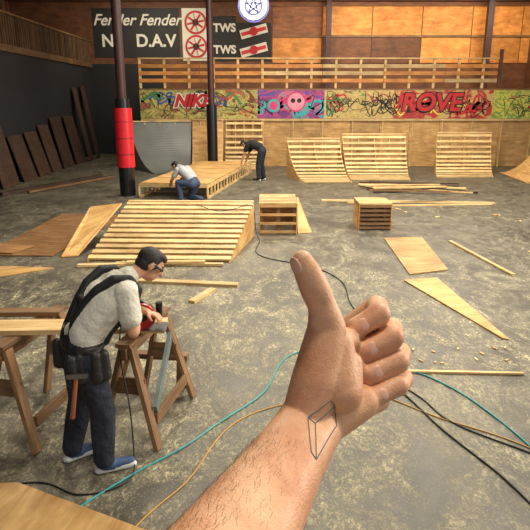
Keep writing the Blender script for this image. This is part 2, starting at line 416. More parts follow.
# ------------------------------------------------------------ posts
def post(x, y, r, pads, name='steel_post', top=ZC-.01):
    mm = MB(); mm.cyl((x, y, 0), (x, y, top), r, r, STEEL, 28)
    for z0, z1, rr, mt in pads:
        mm.cyl((x, y, z0), (x, y, z1), rr, rr, mt, 32)
        for z in np.arange(z0+.35, z1-.1, .45): mm.cyl((x, y, z), (x, y, z+.03), rr+.006, rr+.006, BLKV if mt is not RED else plain('red_seam', S(150, 20, 28), .5), 32)
    return mm.build(name, smooth=True)
post(-3.98, 16.5, .13, [(0.0, .82, .22, BLKV), (.82, 2.45, .25, RED), (2.45, 2.7, .2, BLKV)], 'padded_post')
post(-2.03, 22.45, .12, [(0, 2.5, .2, BLKV)], 'padded_post')
mm = MB(); mm.beam((3.05, 29.4, DZ+.05), (3.05, 29.4, ZC), .25, .25, STEEL, up=(0, 1, 0)); mm.build('steel_column')
mm = MB(); mm.beam((10.6, 29.0, DZ+.05), (10.6, 29.0, ZC), .28, .28, STEEL, up=(0, 1, 0)); mm.build('steel_column')

# ------------------------------------------------------------ ramps
def ramp(name, FLp, FRp, BRp, BLp, h, n, phi=0, side=PLY, slat=PINE, skin=None, sw=.089, ribs=3, sides=True, lip=.03):
    fl, fr, br, bl = [V((p[0], p[1], 0)) for p in (FLp, FRp, BRp, BLp)]
    def prof(t):
        if phi == 0: return t, lip+(h-lip)*t
        a = phi*t; return math.sin(a)/math.sin(phi), lip+(h-lip)*(1-math.cos(a))/(1-math.cos(phi))
    mm = MB()
    K = (28 if skin else 14) if phi else 1
    wx = (fr-fl).normalized()
    for r in range(ribs):
        s = r/(ribs-1); f = fl.lerp(fr, s); b = bl.lerp(br, s); pts = []
        for i in range(K+1):
            d, z = prof(i/K); pts.append(f.lerp(b, d)+V((0, 0, z-.02)))
        pts.append(b.copy()); pts.append(f.copy())
        edge = r in (0, ribs-1)
        mm.prism(pts, wx*(.02 if r < ribs-1 else -.02), side if edge and sides else PINE)
    for i in range(0 if skin else n):
        t = (i+.5)/n; d, z = prof(t); d2, z2 = prof(min(1, t+.02)); d1, z1 = prof(max(0, t-.02))
        a = fl.lerp(bl, d)+V((0, 0, z)); b = fr.lerp(br, d)+V((0, 0, z))
        tg = (fl.lerp(bl, d2)+V((0, 0, z2)))-(fl.lerp(bl, d1)+V((0, 0, z1)))
        nn = (b-a).cross(tg)
        if nn.z < 0: nn = -nn
        mm.beam(a, b, sw, .038, slat, up=nn.normalized(), tint=random.uniform(.78, 1.08))
    if skin:
        for i in range(K):
            d, z = prof(i/K); d2, z2 = prof((i+1)/K)
            q = [fl.lerp(bl, d)+V((0, 0, z+.0)), fr.lerp(br, d)+V((0, 0, z+.0)), fr.lerp(br, d2)+V((0, 0, z2+.0)), fl.lerp(bl, d2)+V((0, 0, z2+.0))]
            mm.prism(q, (0, 0, -.015), skin, tint=1)
    for s in np.linspace(0.02, .98, 5):
        p = bl.lerp(br, s); mm.beam(p, p+V((0, 0, h-.05)), .04, .09, PINE)
    mm.beam(bl+V((0, 0, h)), br+V((0, 0, h)), .12, .04, PINE)
    mm.beam(bl+V((0, 0, .03)), br+V((0, 0, .03)), .09, .04, PINE)
    return mm.build(name)
P = math.radians(62)
ramp('quarter_pipe_frame', (1.35, 19.0), (2.92, 19.05), (2.66, 20.75), (.78, 20.7), 1.36, 12, P)
ramp('quarter_pipe_frame', (2.98, 19.6), (5.0, 19.6), (5.12, 21.2), (2.80, 21.2), 1.48, 12, P)
ramp('quarter_pipe_frame', (6.1, 20.3), (8.15, 20.4), (8.5, 21.9), (6.45, 21.9), 1.5, 12, P)
ramp('quarter_pipe_frame', (-1.6, 22.8), (-.1, 22.8), (-.1, 23.85), (-1.6, 23.85), 1.9, 12, P)
ramp('quarter_pipe', (-2.95, 22.95), (-1.7, 22.95), (-1.7, 23.85), (-2.95, 23.85), 1.9, 8, P, skin=PLY)
ramp('quarter_pipe', (-4.1, 21.4), (-3.0, 22.3), (-3.0, 23.85), (-5.45, 23.4), 1.85, 8, P, skin=GREYR, side=GREYR)
ramp('quarter_pipe', (8.7, 19.0), (8.9, 21.8), (10.4, 21.6), (10.2, 18.8), 1.7, 10, P, skin=PLY)
ramp('slatted_bank_ramp', (-3.05, 9.38), (-.60, 9.3), (-.22, 11.3), (-2.74, 11.38), .70, 12, 0, ribs=5, sw=.105)
# low framed box with plywood top
m = MB()
q = [V((-3.55, 16.1, 0)), V((-1.6, 15.9, 0)), V((-.55, 22.0, 0)), V((-2.45, 22.1, 0))]; H = .42
for a, b in ((q[1], q[2]), (q[0], q[3])):
    m.beam(a+V((0, 0, .03)), b+V((0, 0, .03)), .05, .06, PINE); m.beam(a+V((0, 0, H-.08)), b+V((0, 0, H-.08)), .05, .08, PINE)
    for i in range(17):
        p = a.lerp(b, i/16); m.beam(p+V((0, 0, .05)), p+V((0, 0, H-.1)), .05, .09, PINE)
for i in range(17):
    a = q[0].lerp(q[3], i/16); b = q[1].lerp(q[2], i/16); m.beam(a+V((0, 0, H-.07)), b+V((0, 0, H-.07)), .04, .09, PINE)
for i in range(1, 6):
    s0, s1 = (i-1)/5+.01, i/5-.003
    m.prism([q[0].lerp(q[3], s0)+V((0, 0, H-.02)), q[1].lerp(q[2], s0)+V((0, 0, H-.02)), q[1].lerp(q[2], s1)+V((0, 0, H-.02)), q[0].lerp(q[3], s1)+V((0, 0, H-.02))], (0, 0, .018), PLY)
m.build('framed_grind_box')
def fbox(x0, x1, y0, y1, h, n, sl=0, mat=PINE, inner=PLYD, wing=False):
    mm = MB()
    for x in (x0, x1):
        mm.prism([(x, y0, 0), (x, y1, 0), (x, y1, h), (x, y0+sl, h)], (.02 if x == x0 else -.02, 0, 0), PLY)
    for i in range(n):
        z = .05+(h-.1)*i/(n-1); mm.beam((x0+.02, y0+sl*z/h+.01, z), (x1-.02, y0+sl*z/h+.01, z), .04, .05, mat)
    for i in range(7):
        y = y0+sl+.05+(y1-y0-sl-.1)*i/6; mm.beam((x0, y, h-.0), (x1, y, h-.0), .085, .035, PINE)
    for x in np.linspace(x0+.04, x1-.04, 3): mm.beam((x, y0+.07, 0), (x, y0+.07, h-.03), .08, .05, PINED)
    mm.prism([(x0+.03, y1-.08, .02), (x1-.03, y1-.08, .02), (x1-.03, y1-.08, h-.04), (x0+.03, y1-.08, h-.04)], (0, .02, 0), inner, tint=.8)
    if wing: mm.prism([(x1+.02, y0+.05, .01), (x1+.30, y0+.15, .01), (x1+.06, y1-.1, h-.04), (x1+.02, y1-.1, h-.04)], (.018, 0, 0), PLY, tint=1.1)
    return mm.build('framed_ramp_box')
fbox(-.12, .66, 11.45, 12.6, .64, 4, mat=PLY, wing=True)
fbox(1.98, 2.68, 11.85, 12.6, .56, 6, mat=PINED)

# ------------------------------------------------------------ sheet goods and lumber
def sheet(name, pts, mat, th=.018, z=.004, tint=None):
    mm = MB(); mm.prism([(p[0], p[1], z+(p[2] if len(p) > 2 else 0)) for p in pts], (0, 0, th), mat, tint); return mm.build(name)
sheet('plywood_sheet', [(2.37, 11.05), (3.15, 11.15), (2.97, 8.85), (2.28, 8.6)], PLY, tint=.66)
sheet('plywood_offcut', [(2.12, 8.3), (2.66, 8.42), (2.80, 6.05), (2.74, 6.08)], PLY, tint=1.0)
sheet('plywood_sheet', [(-5.0, 9.75), (-3.75, 9.7), (-3.3, 13.4), (-4.9, 13.6)], PLYD, tint=.9)
sheet('plywood_sheet', [(-6.6, 10.1), (-4.5, 9.8), (-4.3, 10.35), (-6.6, 10.7)], PLYD, z=.03, tint=1.3)
sheet('plywood_sheet', [(-5.1, 7.9), (-3.95, 8.6), (-3.45, 8.95), (-4.2, 9.05), (-5.4, 9.0)], PLY, tint=.85)
m = MB(); m.prism([(-3.55, 9.62, .01), (-3.30, 9.7, .01), (-2.86, 11.3, .66), (-3.55, 11.5, .55)], (-.015, 0, .02), PLY, tint=1.12); m.build('ramp_side_panel')
sheet('plywood_sheet', [(-2.25, 2.7), (-2.1, 3.45), (-1.75, 3.46), (-.72, 2.98), (-.8, 2.5)], PLY, th=.04, tint=.8)
def lumber(name, items):
    mm = MB()
    for a, b, w, t, mt in items: mm.beam(a, b, w, t, mt)
    return mm.build(name)
lumber('lumber_stack', [((-3.1, 9.05, .03), (-1.3, 9.2, .03), .09, .04, PINE), ((-2.5, 9.18, .03), (-.7, 9.12, .03), .09, .04, PINE), ((-2.3, 9.1, .07), (-1.0, 9.14, .07), .09, .04, PINE)])
lumber('lumber_board', [((-2.15, 8.3, .02), (-.4, 8.05, .02), .14, .04, PINE)])
lumber('lumber_board', [((-1.0, 7.3, .02), (-.75, 7.85, .02), .1, .04, PINE)])
lumber('lumber_board', [((1.55, 15.45, .03), (6.1, 15.0, .03), .18, .04, PINE), ((2.2, 15.1, .03), (5.0, 15.2, .03), .09, .04, PINE), ((3.2, 14.7, .02), (6.0, 14.9, .02), .06, .03, PINE)])
lumber('lumber_stack', [((3.2+random.uniform(-.3, .3), 16.9+i*.2, .03+.035*(i % 3)), (6.0+random.uniform(-.6, .8), 16.6+random.uniform(0, 1.6), .03+.035*(i % 3)), random.choice((.09, .18)), .035, random.choice((PINE, PINED, DARKW))) for i in range(11)])
lumber('lumber_board', [((3.6, 10.8, .02), (3.9, 8.55, .02), .06, .03, PINE)])
lumber('lumber_board', [((1.45, 5.25, .015), (2.6, 5.2, .015), .035, .02, PINE)])
lumber('lumber_board', [((-7.6, 16.3, .06), (-5.9, 20.6, .06), .14, .1, DARKW), ((-7.0, 16.8, .05), (-5.4, 20.4, .05), .09, .06, PINED)])
mm = MB()
for i in range(46):
    x = random.uniform(-2, 6); y = random.uniform(7, 14.3); a = random.uniform(0, 3); l = random.uniform(.05, .22)
    if (-3.1 < x < 4.1 and 5.9 < y < 13): continue
    mm.beam((x, y, .012), (x+l*math.cos(a), y+l*math.sin(a), .012), .05, .02, PINE)
for i in range(14):
    x = random.uniform(1.4, 3.0); y = random.uniform(5.4, 5.9); a = random.uniform(0, 3); l = random.uniform(.02, .07)
    mm.beam((x, y, .008), (x+l*math.cos(a), y+l*math.sin(a), .008), .02, .012, PINE)
mm.build('wood_scraps')
for i, (y, w, h) in enumerate(((17.6, 1.2, 1.9), (19.2, 1.15, 1.5), (20.6, 1.1, 1.55), (21.9, 1.0, 1.75), (23.2, 1.2, 2.0), (24.8, 1.2, 2.0))):
    mm = MB(); x = XL+.55; mm.prism([(x, y, .0), (x, y+w, .0), (XL+.06, y+w+.15, h), (XL+.06, y+.15, h)], (.03, 0, .01), DARKW, tint=random.uniform(.9, 1.5)); mm.build('leaning_panel')
for y, h in ((26.4, 3.2), (27.6, 3.3)):
    mm = MB(); mm.beam((XL+.7, y, 0.03), (XL+.12, y+.2, h), .5, .04, DARKW, up=(1, 0, 0), tint=1.3); mm.build('leaning_board')

# ------------------------------------------------------------ sawhorses, plank, saw
def sawhorse(a, b, h, mat=PINED, blue=False):
    a = V((a[0], a[1], h)); b = V((b[0], b[1], h)); d = (b-a).normalized(); s = V((d.y, -d.x, 0)); mm = MB()
    mm.beam(a-d*.08, b+d*.08, .045, .1, mat)
    mm.beam(a-d*.08+V((0, 0, .065)), b+d*.08+V((0, 0, .065)), .12, .03, mat)
    for p in (a, b):
        for sg in (-1, 1):
            foot = V((p.x, p.y, 0))+s*sg*.24+(p-(a+b)/2).normalized()*.08
            mm.beam(p+s*sg*.035+V((0, 0, .03)), foot+V((0, 0, .012)), .09, .035, mat, up=s, tint=random.uniform(.8, 1.2))
        m0 = V((p.x, p.y, h*.62)); mm.beam(m0-s*.13, m0+s*.13, .02, .14, mat, up=(0, 0, 1))
    mm.beam((a+s*.20).lerp(b+s*.2, 0)-V((0, 0, h*.72)), (a+s*.2).lerp(b+s*.2, 1)-V((0, 0, h*.72)), .03, .09, mat)
    if blue: mm.beam(a+s*.2-V((0, 0, h*.62)), b+s*.08-V((0, 0, h*.18)), .03, .09, plain('faded_blue_paint', S(104, 116, 112), .7))
    return mm.build('sawhorse')
sawhorse((-1.06, 4.04), (-.92, 4.72), .80, blue=True)
sawhorse((-2.0, 4.0), (-1.85, 4.75), .80)
lumber('lumber_board', [((-2.9, 4.22, .902), (-.80, 4.30, .902), .24, .04, PINE)])
lumber('lumber_board', [((-2.9, 4.58, .902), (-1.75, 4.6, .902), .12, .04, PINED)])
lumber('lumber_board', [((-1.35, 4.95, .35), (-.72, 4.88, .35), .09, .05, PINED), ((-1.4, 4.9, .02), (-1.32, 4.96, .33), .09, .04, PINED), ((-.8, 4.9, .02), (-.78, 4.9, .33), .09, .04, PINED)])
# circular saw on the plank
m = MB(); so = V((-.955, 4.20, .925)); k = 1.3
GRN = plain('tool_body_red', S(190, 36, 34), .35)
w_ = lambda x, y, z: so+V((x, y, z))*k
m.beam(w_(-.14, 0, .004), w_(.14, 0, .004), .14*k, .006, METAL)
m.cyl(w_(0, -.045, .085), w_(0, -.02, .085), .078*k, .078*k, GRN, 30)
m.cyl(w_(0, -.036, .083), w_(0, -.03, .083), .08*k, .08*k, METAL, 36)
m.cyl(w_(0, -.02, .075), w_(0, .11, .075), .05*k, .042*k, BLKV, 24)
m.cyl(w_(0, -.05, .085), w_(0, -.045, .085), .03*k, .03*k, BLKV, 24)
hp = [w_(-.13, 0, .07), w_(-.14, 0, .13), w_(-.10, 0, .17), w_(-.03, 0, .175), w_(.04, 0, .12)]
for i in range(4): m.cyl(hp[i], hp[i+1], .022, .022, BLKV if i % 2 else GRN, 14)
m.cyl(w_(.09, .03, .06), w_(.09, .03, .15), .018*k, .022*k, BLKV, 14)
m.build('circular_saw', smooth=True)

# ------------------------------------------------------------ people
SKIN = plain('skin', S(205, 148, 116), .5, var=.08, scale=12, sss=.08)
HAIR = plain('dark_hair', S(30, 22, 20), .6, bump=.5, bscale=90)
EYE = plain('eye_dark', S(25, 18, 16), .2); LIP = plain('lip', S(160, 90, 80), .5)
TEE = plain('pale_tshirt', S(212, 206, 190), .9, var=.12, scale=7, bump=.8, bscale=9, dist=.05)
TEEB = plain('black_tshirt', S(26, 26, 30), .9, bump=.4, bscale=14)
TEEG = plain('pale_shirt', S(168, 168, 172), .9, bump=.4, bscale=14)
PANT = plain('dark_work_trousers', S(34, 37, 48), .9, var=.3, scale=8, bump=1, bscale=9, dist=.05)
JEAN = plain('blue_jeans', S(60, 74, 100), .9, bump=.4, bscale=14)
SHOE = plain('blue_shoe', S(52, 78, 116), .6); SOLE = plain('shoe_sole', S(210, 210, 205), .7)
STRAP = plain('black_webbing', S(18, 18, 20), .7); LEATH = plain('black_leather_pouch', S(30, 26, 26), .5, bump=.3)

def hand_prims(w, d, n, side, k=1.0, mat=None, curl=1.0):
    """w wrist, d forward, n back-of-hand normal, side thumb direction"""
    mat = mat or SKIN
    w, d, n, side = V(w), V(d).normalized(), V(n), V(side)
    n = (n-d*n.dot(d)).normalized(); s = d.cross(n); 
    if s.dot(side) < 0: s = -s
    out = []
    for o in (-.03, -.01, .01, .03): out.append(('c', w+d*.01+s*o*.6*k, .016*k, w+d*.075*k+s*o*k, .014*k, mat))
    for i, (o, L) in enumerate(((.033, .9), (.011, 1.0), (-.011, .95), (-.033, .75))):
        a = w+d*.085*k+s*o*k; b = a+(d*.8-n*.55*curl).normalized()*.04*k*L; c = b+(d*.1-n*curl).normalized()*.026*k*L; e_ = c+(-d*.7-n*.5).normalized()*.02*k*L
        out += [('c', a, .0105*k, b, .0095*k, mat), ('c', b, .0095*k, c, .009*k, mat), ('c', c, .009*k, e_, .008*k, mat)]
    a = w+d*.02*k+s*.03*k; b = a+(d*.6+s*.7-n*.3).normalized()*.04*k; c = b+(d*.8-n*.6).normalized()*.035*k
    out += [('c', a, .016*k, b, .0125*k, mat), ('c', b, .0125*k, c, .0095*k, mat)]
    return out

def person(name, base, ang, J, top, trou, shoe, voxel=.009, glasses=False, extra=None, bulk=1.0):
    F = V((math.cos(ang), math.sin(ang), 0)); Lt = V((-math.sin(ang), math.cos(ang), 0)); B = V(base)
    W = lambda p: B+F*p[0]+Lt*p[1]+V((0, 0, p[2]))
    D = lambda p: (F*p[0]+Lt*p[1]+V((0, 0, p[2]))).normalized()
    pr = []; k = bulk
    def c(a, ra, b, rb, m): pr.append(('c', W(a), ra, W(b), rb, m))
    off = lambda p, l: (p[0], p[1]+l, p[2])
    pel, wai, che, nek, hd = J['pel'], J['wai'], J['che'], J['nek'], J['head']
    for l in (-.07, .07):
        c(off(pel, l), .115*k, off(wai, l*.8), .11*k, trou)
        c(off(wai, l), .12*k, off(che, l*1.3), .13*k, top)
    c(off(che, -.1), .115*k, tuple(V(J['shR']).lerp(V(nek), .25)), .078*k, top); c(off(che, .1), .115*k, tuple(V(J['shL']).lerp(V(nek), .25)), .078*k, top)
    c(J['shR'], .074, J['shL'], .074, top)
    c(nek, .058, tuple(V(nek).lerp(V(hd), .7)), .052, SKIN)
    c(tuple(V(che).lerp(V(nek), .5)), .105*k, nek, .074, top)
    for s in 'RL':
        sh, el, ha = V(J['sh'+s]), V(J['el'+s]), V(J['ha'+s])
        c(sh, .078*k, sh.lerp(el, .62), .076*k, top); c(sh.lerp(el, .3), .050, el, .043, SKIN); c(el, .043, el.lerp(ha, .3), .045, SKIN); c(el.lerp(ha, .3), .045, ha, .029, SKIN)
        d = (ha-el).normalized()
        hn = J.get('hn', (0, 0, 1)); sd = (0, 1 if s == 'R' else -1, .3)
        pr.extend(hand_prims(W(ha), D(d), D(hn), D(sd)))
        hp, kn, an = V(J['hip'+s]), V(J['kn'+s]), V(J['an'+s])
        c(hp, .112*k, kn, .086*k, trou); c(kn, .086*k, kn.lerp(an, .4), .084*k, trou); c(kn.lerp(an, .4), .084*k, an.lerp(kn, .05)-V((0, 0, .0)), .070*k, trou)
        toe = an+V(J.get('toe'+s, (.19, 0, 0)))
        c(an-V((0, 0, .03)), .045, an.lerp(toe, .3)-V((0, 0, .04)), .046, shoe); c(an.lerp(toe, .2)-V((0, 0, .04)), .043, toe-V((0, 0, .05)), .036, shoe)
        back = an-(toe-an).normalized()*.04; c(back-V((0, 0, .06)), .035, toe-V((0, 0, .067)), .028, SOLE); c(back-V((0, 0, .06)), .035, toe-V((-.01, .02, .067)), .028, SOLE)
    fd = D(J['face']); ud = D(J['up']); ud = (ud-fd*ud.dot(fd)).normalized(); ld = ud.cross(fd)
    R = Matrix((fd, ld, ud)).transposed(); H = W(hd)
    h = lambda f, l, u: H+fd*f+ld*l+ud*u
    e_ = lambda p, r, m: pr.append(('e', p, r, R, m))
    e_(h(0, 0, .02), (.096, .077, .098), SKIN); e_(h(.030, 0, -.055), (.064, .056, .062), SKIN)
    e_(h(.05, 0, -.02), (.05, .052, .06), SKIN)
    pr.append(('c', h(.094, 0, .01), .010, h(.118, 0, -.026), .014, SKIN))
    for l in (-1, 1):
        e_(h(-.005, l*.079, -.005), (.02, .012, .032), SKIN); e_(h(.083, l*.031, .012), (.012, .014, .009), EYE)
        pr.append(('c', h(.09, l*.018, .032), .008, h(.08, l*.048, .034), .007, HAIR))
        pr.append(('c', h(.03, l*.076, .01), .012, h(.005, l*.076, -.03), .008, HAIR))
        if glasses:
            pr.append(('c', h(.092, l*.010, .012), .010, h(.088, l*.05, .012), .012, EYE)); pr.append(('c', h(.085, l*.062, .014), .007, h(0, l*.084, .012), .006, EYE))
    pr.append(('c', h(.093, -.016, -.055), .007, h(.093, .016, -.055), .007, LIP))
    e_(h(-.022, 0, .04), (.098, .086, .09), HAIR); e_(h(-.045, 0, -.01), (.065, .078, .08), HAIR); e_(h(.02, 0, .085), (.075, .07, .04), HAIR)
    if extra: extra(pr, W, c)
    return blob(name, pr, voxel, 3)

def ex1(pr, W, c):
    for l in (-1, 1):
        pts = [(.11, .14*l, 1.02), (.145, .155*l, 1.10), (.24, .175*l, 1.18), (.325, .185*l, 1.27), (.36, .18*l, 1.37), (.31, .165*l, 1.455), (.20, .15*l, 1.468), (.085, .12*l, 1.40), (.0, .08*l, 1.30), (-.065, .06*l, 1.19), (-.105, .08*l, 1.09), (-.12, .10*l, 1.02)]
        for a, b in zip(pts, pts[1:]):
            c(a, .027, b, .027, STRAP)
            c((a[0], a[1]-.026*l, a[2]), .024, (b[0], b[1]-.026*l, b[2]), .024, STRAP)
    c((.01, -.085, 1.31), .026, (.01, .085, 1.31), .026, STRAP)
    for a in range(14):
        t0, t1 = 2*math.pi*a/14, 2*math.pi*(a+1)/14
        f = lambda t: (-.01+.125*math.cos(t), .19*math.sin(t), 1.0)
        c(f(t0), .03, f(t1), .03, LEATH)
    for (x, l) in ((-.12, -.17), (.04, -.205), (-.12, .17)):
        for q in (-.03, .03): c((x+q, l, .96), .036, (x+q, l*1.02, .80), .045, LEATH)
ang1 = math.radians(33)
J1 = dict(pel=(-.03, 0, .95), wai=(.0, 0, 1.08), che=(.155, 0, 1.27), nek=(.36, 0, 1.425), head=(.525, 0, 1.485), face=(.75, -.18, -.62), up=(.6, 0, .8),
          shR=(.26, -.20, 1.37), elR=(.27, -.27, 1.10), haR=(.36, -.08, 1.12), shL=(.26, .20, 1.37), elL=(.38, .26, 1.13), haL=(.52, .10, 1.08),
          hipR=(-.03, -.1, .92), knR=(.05, -.13, .50), anR=(.02, -.16, .095), hipL=(-.03, .1, .92), knL=(-.03, .13, .5), anL=(-.14, .12, .095), toeR=(.19, -.03, 0), toeL=(.19, .03, 0), hn=(.2, 0, 1))
wk = person('carpenter', (-1.29, 3.76, 0), ang1, J1, TEE, PANT, SHOE, voxel=.0062, glasses=True, extra=ex1, bulk=1.06)
m = MB(); hx, hy = -1.27, 3.47
m.cyl((hx, hy, .86), (hx-.05, hy-.01, .56), .014, .018, plain('hammer_handle', S(150, 84, 50), .5), 14); m.beam((hx-.06, hy, .87), (hx+.08, hy, .88), .03, .035, METAL)
m.build('hammer', parent=wk, smooth=True)
J3 = dict(pel=(-.02, 0, .93), wai=(.08, 0, 1.03), che=(.32, 0, 1.12), nek=(.50, 0, 1.13), head=(.62, 0, 1.12), face=(.4, .0, -.9), up=(.9, 0, .4),
          shR=(.42, -.18, 1.1), elR=(.50, -.2, .82), haR=(.6, -.12, .60), shL=(.42, .18, 1.1), elL=(.55, .2, .85), haL=(.68, .12, .62),
          hipR=(-.02, -.1, .9), knR=(.04, -.12, .5), anR=(-.05, -.13, .095), hipL=(-.02, .1, .9), knL=(.08, .13, .5), anL=(.05, .15, .095), hn=(1, 0, .3))
J3 = {k_: ((v[0], v[1], v[2]*1.1) if k_[:2] in ('pe', 'wa', 'ch', 'ne', 'he', 'sh', 'el', 'hi', 'kn') else v) for k_, v in J3.items()}
person('carpenter', (-.12, 19.7, 0), math.radians(165), J3, TEEB, PANT, BLKV, voxel=.011, bulk=1.08)
J2 = dict(pel=(-.18, 0, .52), wai=(-.08, 0, .66), che=(.14, 0, .84), nek=(.31, 0, .92), head=(.44, 0, .95), face=(.6, .1, -.75), up=(.75, 0, .6),
          shR=(.23, -.18, .86), elR=(.36, -.22, .62), haR=(.50, -.12, .47), shL=(.23, .18, .86), elL=(.38, .23, .62), haL=(.54, .12, .47),
          hipR=(-.18, -.1, .50), knR=(.14, -.16, .11), anR=(-.28, -.14, .1), hipL=(-.18, .1, .50), knL=(.2, .2, .54), anL=(.12, .2, .095), toeR=(-.16, 0, 0), toeL=(.18, 0, 0), hn=(.3, 0, 1))
person('carpenter', (-2.05, 15.35, 0), math.radians(148), J2, TEEG, JEAN, BLKV, voxel=.011)

# ------------------------------------------------------------ hoses and cords
def cord(name, pts, r, mat):
    cu = bpy.data.curves.new(name, 'CURVE'); cu.dimensions = '3D'; cu.bevel_depth = r; cu.bevel_resolution = 3; cu.resolution_u = 10
    sp = cu.splines.new('NURBS'); sp.points.add(len(pts)-1)
    for i, p in enumerate(pts):
        sp.points[i].co = (p[0], p[1], (p[2] if len(p) > 2 else r+.001), 1)
    sp.order_u = 4; sp.use_endpoint_u = True; cu.materials.append(mat)
    o = bpy.data.objects.new(name, cu); COL.objects.link(o); return o
TEALH = plain('teal_hose', S(50, 150, 150), .4); YELH = plain('ochre_hose', S(190, 140, 60), .5); CORDB = plain('black_cord', S(22, 22, 24), .5)
cord('air_hose', [(-1.6, 2.6), (-1.41, 3.04), (-1.15, 3.4), (-.87, 3.72), (-.62, 3.95), (-.42, 4.28), (-.15, 4.6), (.05, 4.9), (.12, 5.4), (.3, 5.75), (.7, 5.8), (1.1, 5.5), (1.53, 5.3), (1.85, 4.85), (2.0, 4.4), (2.12, 3.99), (2.2, 3.3), (2.1, 2.6)], .0075, TEALH)
cord('extension_cord', [(-.9, 2.9), (-.80, 3.2), (-.55, 3.45), (-.45, 3.9), (-.3, 4.3), (0, 4.55), (.4, 4.7), (.9, 4.9), (1.2, 4.7), (1.5, 4.35), (2.0, 4.1), (2.4, 3.6), (2.6, 3.0)], .0055, YELH)
cord('extension_cord', [(-1.7, 15.0, .01), (-1.75, 13.6, .01), (-1.6, 12.0, .01), (-1.5, 11.45, .4), (-1.45, 11.3, .75), (-1.0, 10.7, .58), (-.5, 10.9, .64), (-.26, 11.3, .72), (-.20, 11.42, .4), (-.2, 11.35, .01), (-.05, 10.8), (-.25, 10.0), (.05, 9.5), (.6, 9.25), (1.0, 8.8), (1.25, 8.1), (1.1, 7.3), (1.3, 6.6), (1.0, 5.8), (1.15, 5.2), (1.35, 4.7), (1.46, 4.2), (1.7, 3.7), (1.83, 3.3), (1.9, 2.7)], .008, CORDB)
cord('extension_cord', [(1.2, 5.1), (1.5, 4.75), (1.45, 4.4), (1.9, 4.0), (2.3, 3.7), (2.5, 3.0)], .007, CORDB)
cord('power_cord', [(-1.12, 4.2, 1.02), (-1.14, 4.0, .85), (-1.02, 3.86, .5), (-1.0, 3.78, .15), (-.98, 3.7, .01), (-.95, 3.55), (-1.1, 3.4), (-1.35, 3.35), (-1.5, 3.5), (-1.75, 3.55), (-2.2, 3.3)], .006, CORDB)

# ------------------------------------------------------------ thumbs-up arm
def skin_mat():
    m, nt, b = newmat('arm_skin'); L = nt.links.new
    tc = N(nt, 'ShaderNodeTexCoord')
    n1 = N(nt, 'ShaderNodeTexNoise'); n1.inputs['Scale'].default_value = 26; n1.inputs['Detail'].default_value = 9; n1.inputs['Roughness'].default_value = .65; L(tc.outputs['Object'], n1.inputs['Vector'])
    r = N(nt, 'ShaderNodeValToRGB'); r.color_ramp.elements[0].position = .3; r.color_ramp.elements[1].position = .7
    r.color_ramp.elements[0].color = S(198, 132, 92); r.color_ramp.elements[1].color = S(232, 182, 140); L(n1.outputs['Fac'], r.inputs['Fac'])
    n2 = N(nt, 'ShaderNodeTexNoise'); n2.inputs['Scale'].default_value = 300; n2.inputs['Detail'].default_value = 3; L(tc.outputs['Object'], n2.inputs['Vector'])
    vo = N(nt, 'ShaderNodeTexVoronoi'); vo.inputs['Scale'].default_value = 600; L(tc.outputs['Object'], vo.inputs['Vector'])
    ad = N(nt, 'ShaderNodeMath'); ad.operation = 'ADD'; L(n2.outputs['Fac'], ad.inputs[0]); L(vo.outputs['Distance'], ad.inputs[1])
    bp = N(nt, 'ShaderNodeBump'); bp.inputs['Strength'].default_value = .3; bp.inputs['Distance'].default_value = .0008
    L(ad.outputs[0], bp.inputs['Height']); L(bp.outputs['Normal'], b.inputs['Normal']); L(r.outputs['Color'], b.inputs['Base Color'])
    b.inputs['Roughness'].default_value = .52; b.inputs['Subsurface Weight'].default_value = .06
    b.inputs['Subsurface Radius'].default_value = (1, .35, .2); b.inputs['Subsurface Scale'].default_value = .003
    return m
AS = skin_mat(); NAIL = plain('fingernail', S(226, 176, 150), .3, var=.04); SLV = plain('sleeve_cloth', S(60, 62, 70), .9, bump=.4)
arm = empty('thumbs_up_arm', (.034, .397, 2.4015)); arm.rotation_euler = (math.radians(-16.1), 0, 0)
pr = []
mmv = lambda p: V(p)*.001
def c(a, ra, b, rb, m=AS): pr.append(('c', mmv(a), ra*.001, mmv(b), rb*.001, m))
# fingers: MCP, PIP, DIP, TIP  (tips tucked into the palm behind the thenar)
FG = [((45, 84, 66), (70, 82, 89), (66, 52, 85), (45, 48, 73), (12, 11.4, 10.8, 9.6)),
      ((56, 86, 46), (84, 84, 68), (77, 49, 65), (50, 44, 53), (12, 11.5, 11.0, 9.8)),
      ((62, 82, 28), (91, 80, 46), (81, 46, 44.5), (53, 38, 34), (11.5, 11.1, 10.6, 9.4)),
      ((64, 70, 12), (91, 68, 25), (80, 39, 25), (57, 29, 17), (10.5, 10.0, 9.5, 8.6))]
nails = []
for mc, pi, di, ti, r in FG:
    c(mc, r[0]+2, pi, r[1]); c(pi, r[1]*.97, V(pi).lerp(V(di), .5), r[1]*.9); c(V(pi).lerp(V(di), .5), r[1]*.9, di, r[2]); c(di, r[2], V(di).lerp(V(ti), .5), r[3]*.98); c(V(di).lerp(V(ti), .5), r[3]*.98, ti, r[3])
    c((6, 8, 4+mc[2]*.15), 14, mc, 13)
    d = (V(ti)-V(di)).normalized(); nn = V((0, -1, .1)); nn = (nn-d*nn.dot(d)).normalized(); nails.append((V(di).lerp(V(ti), .74)+nn*(r[3]*.82), d, nn, r[3]))
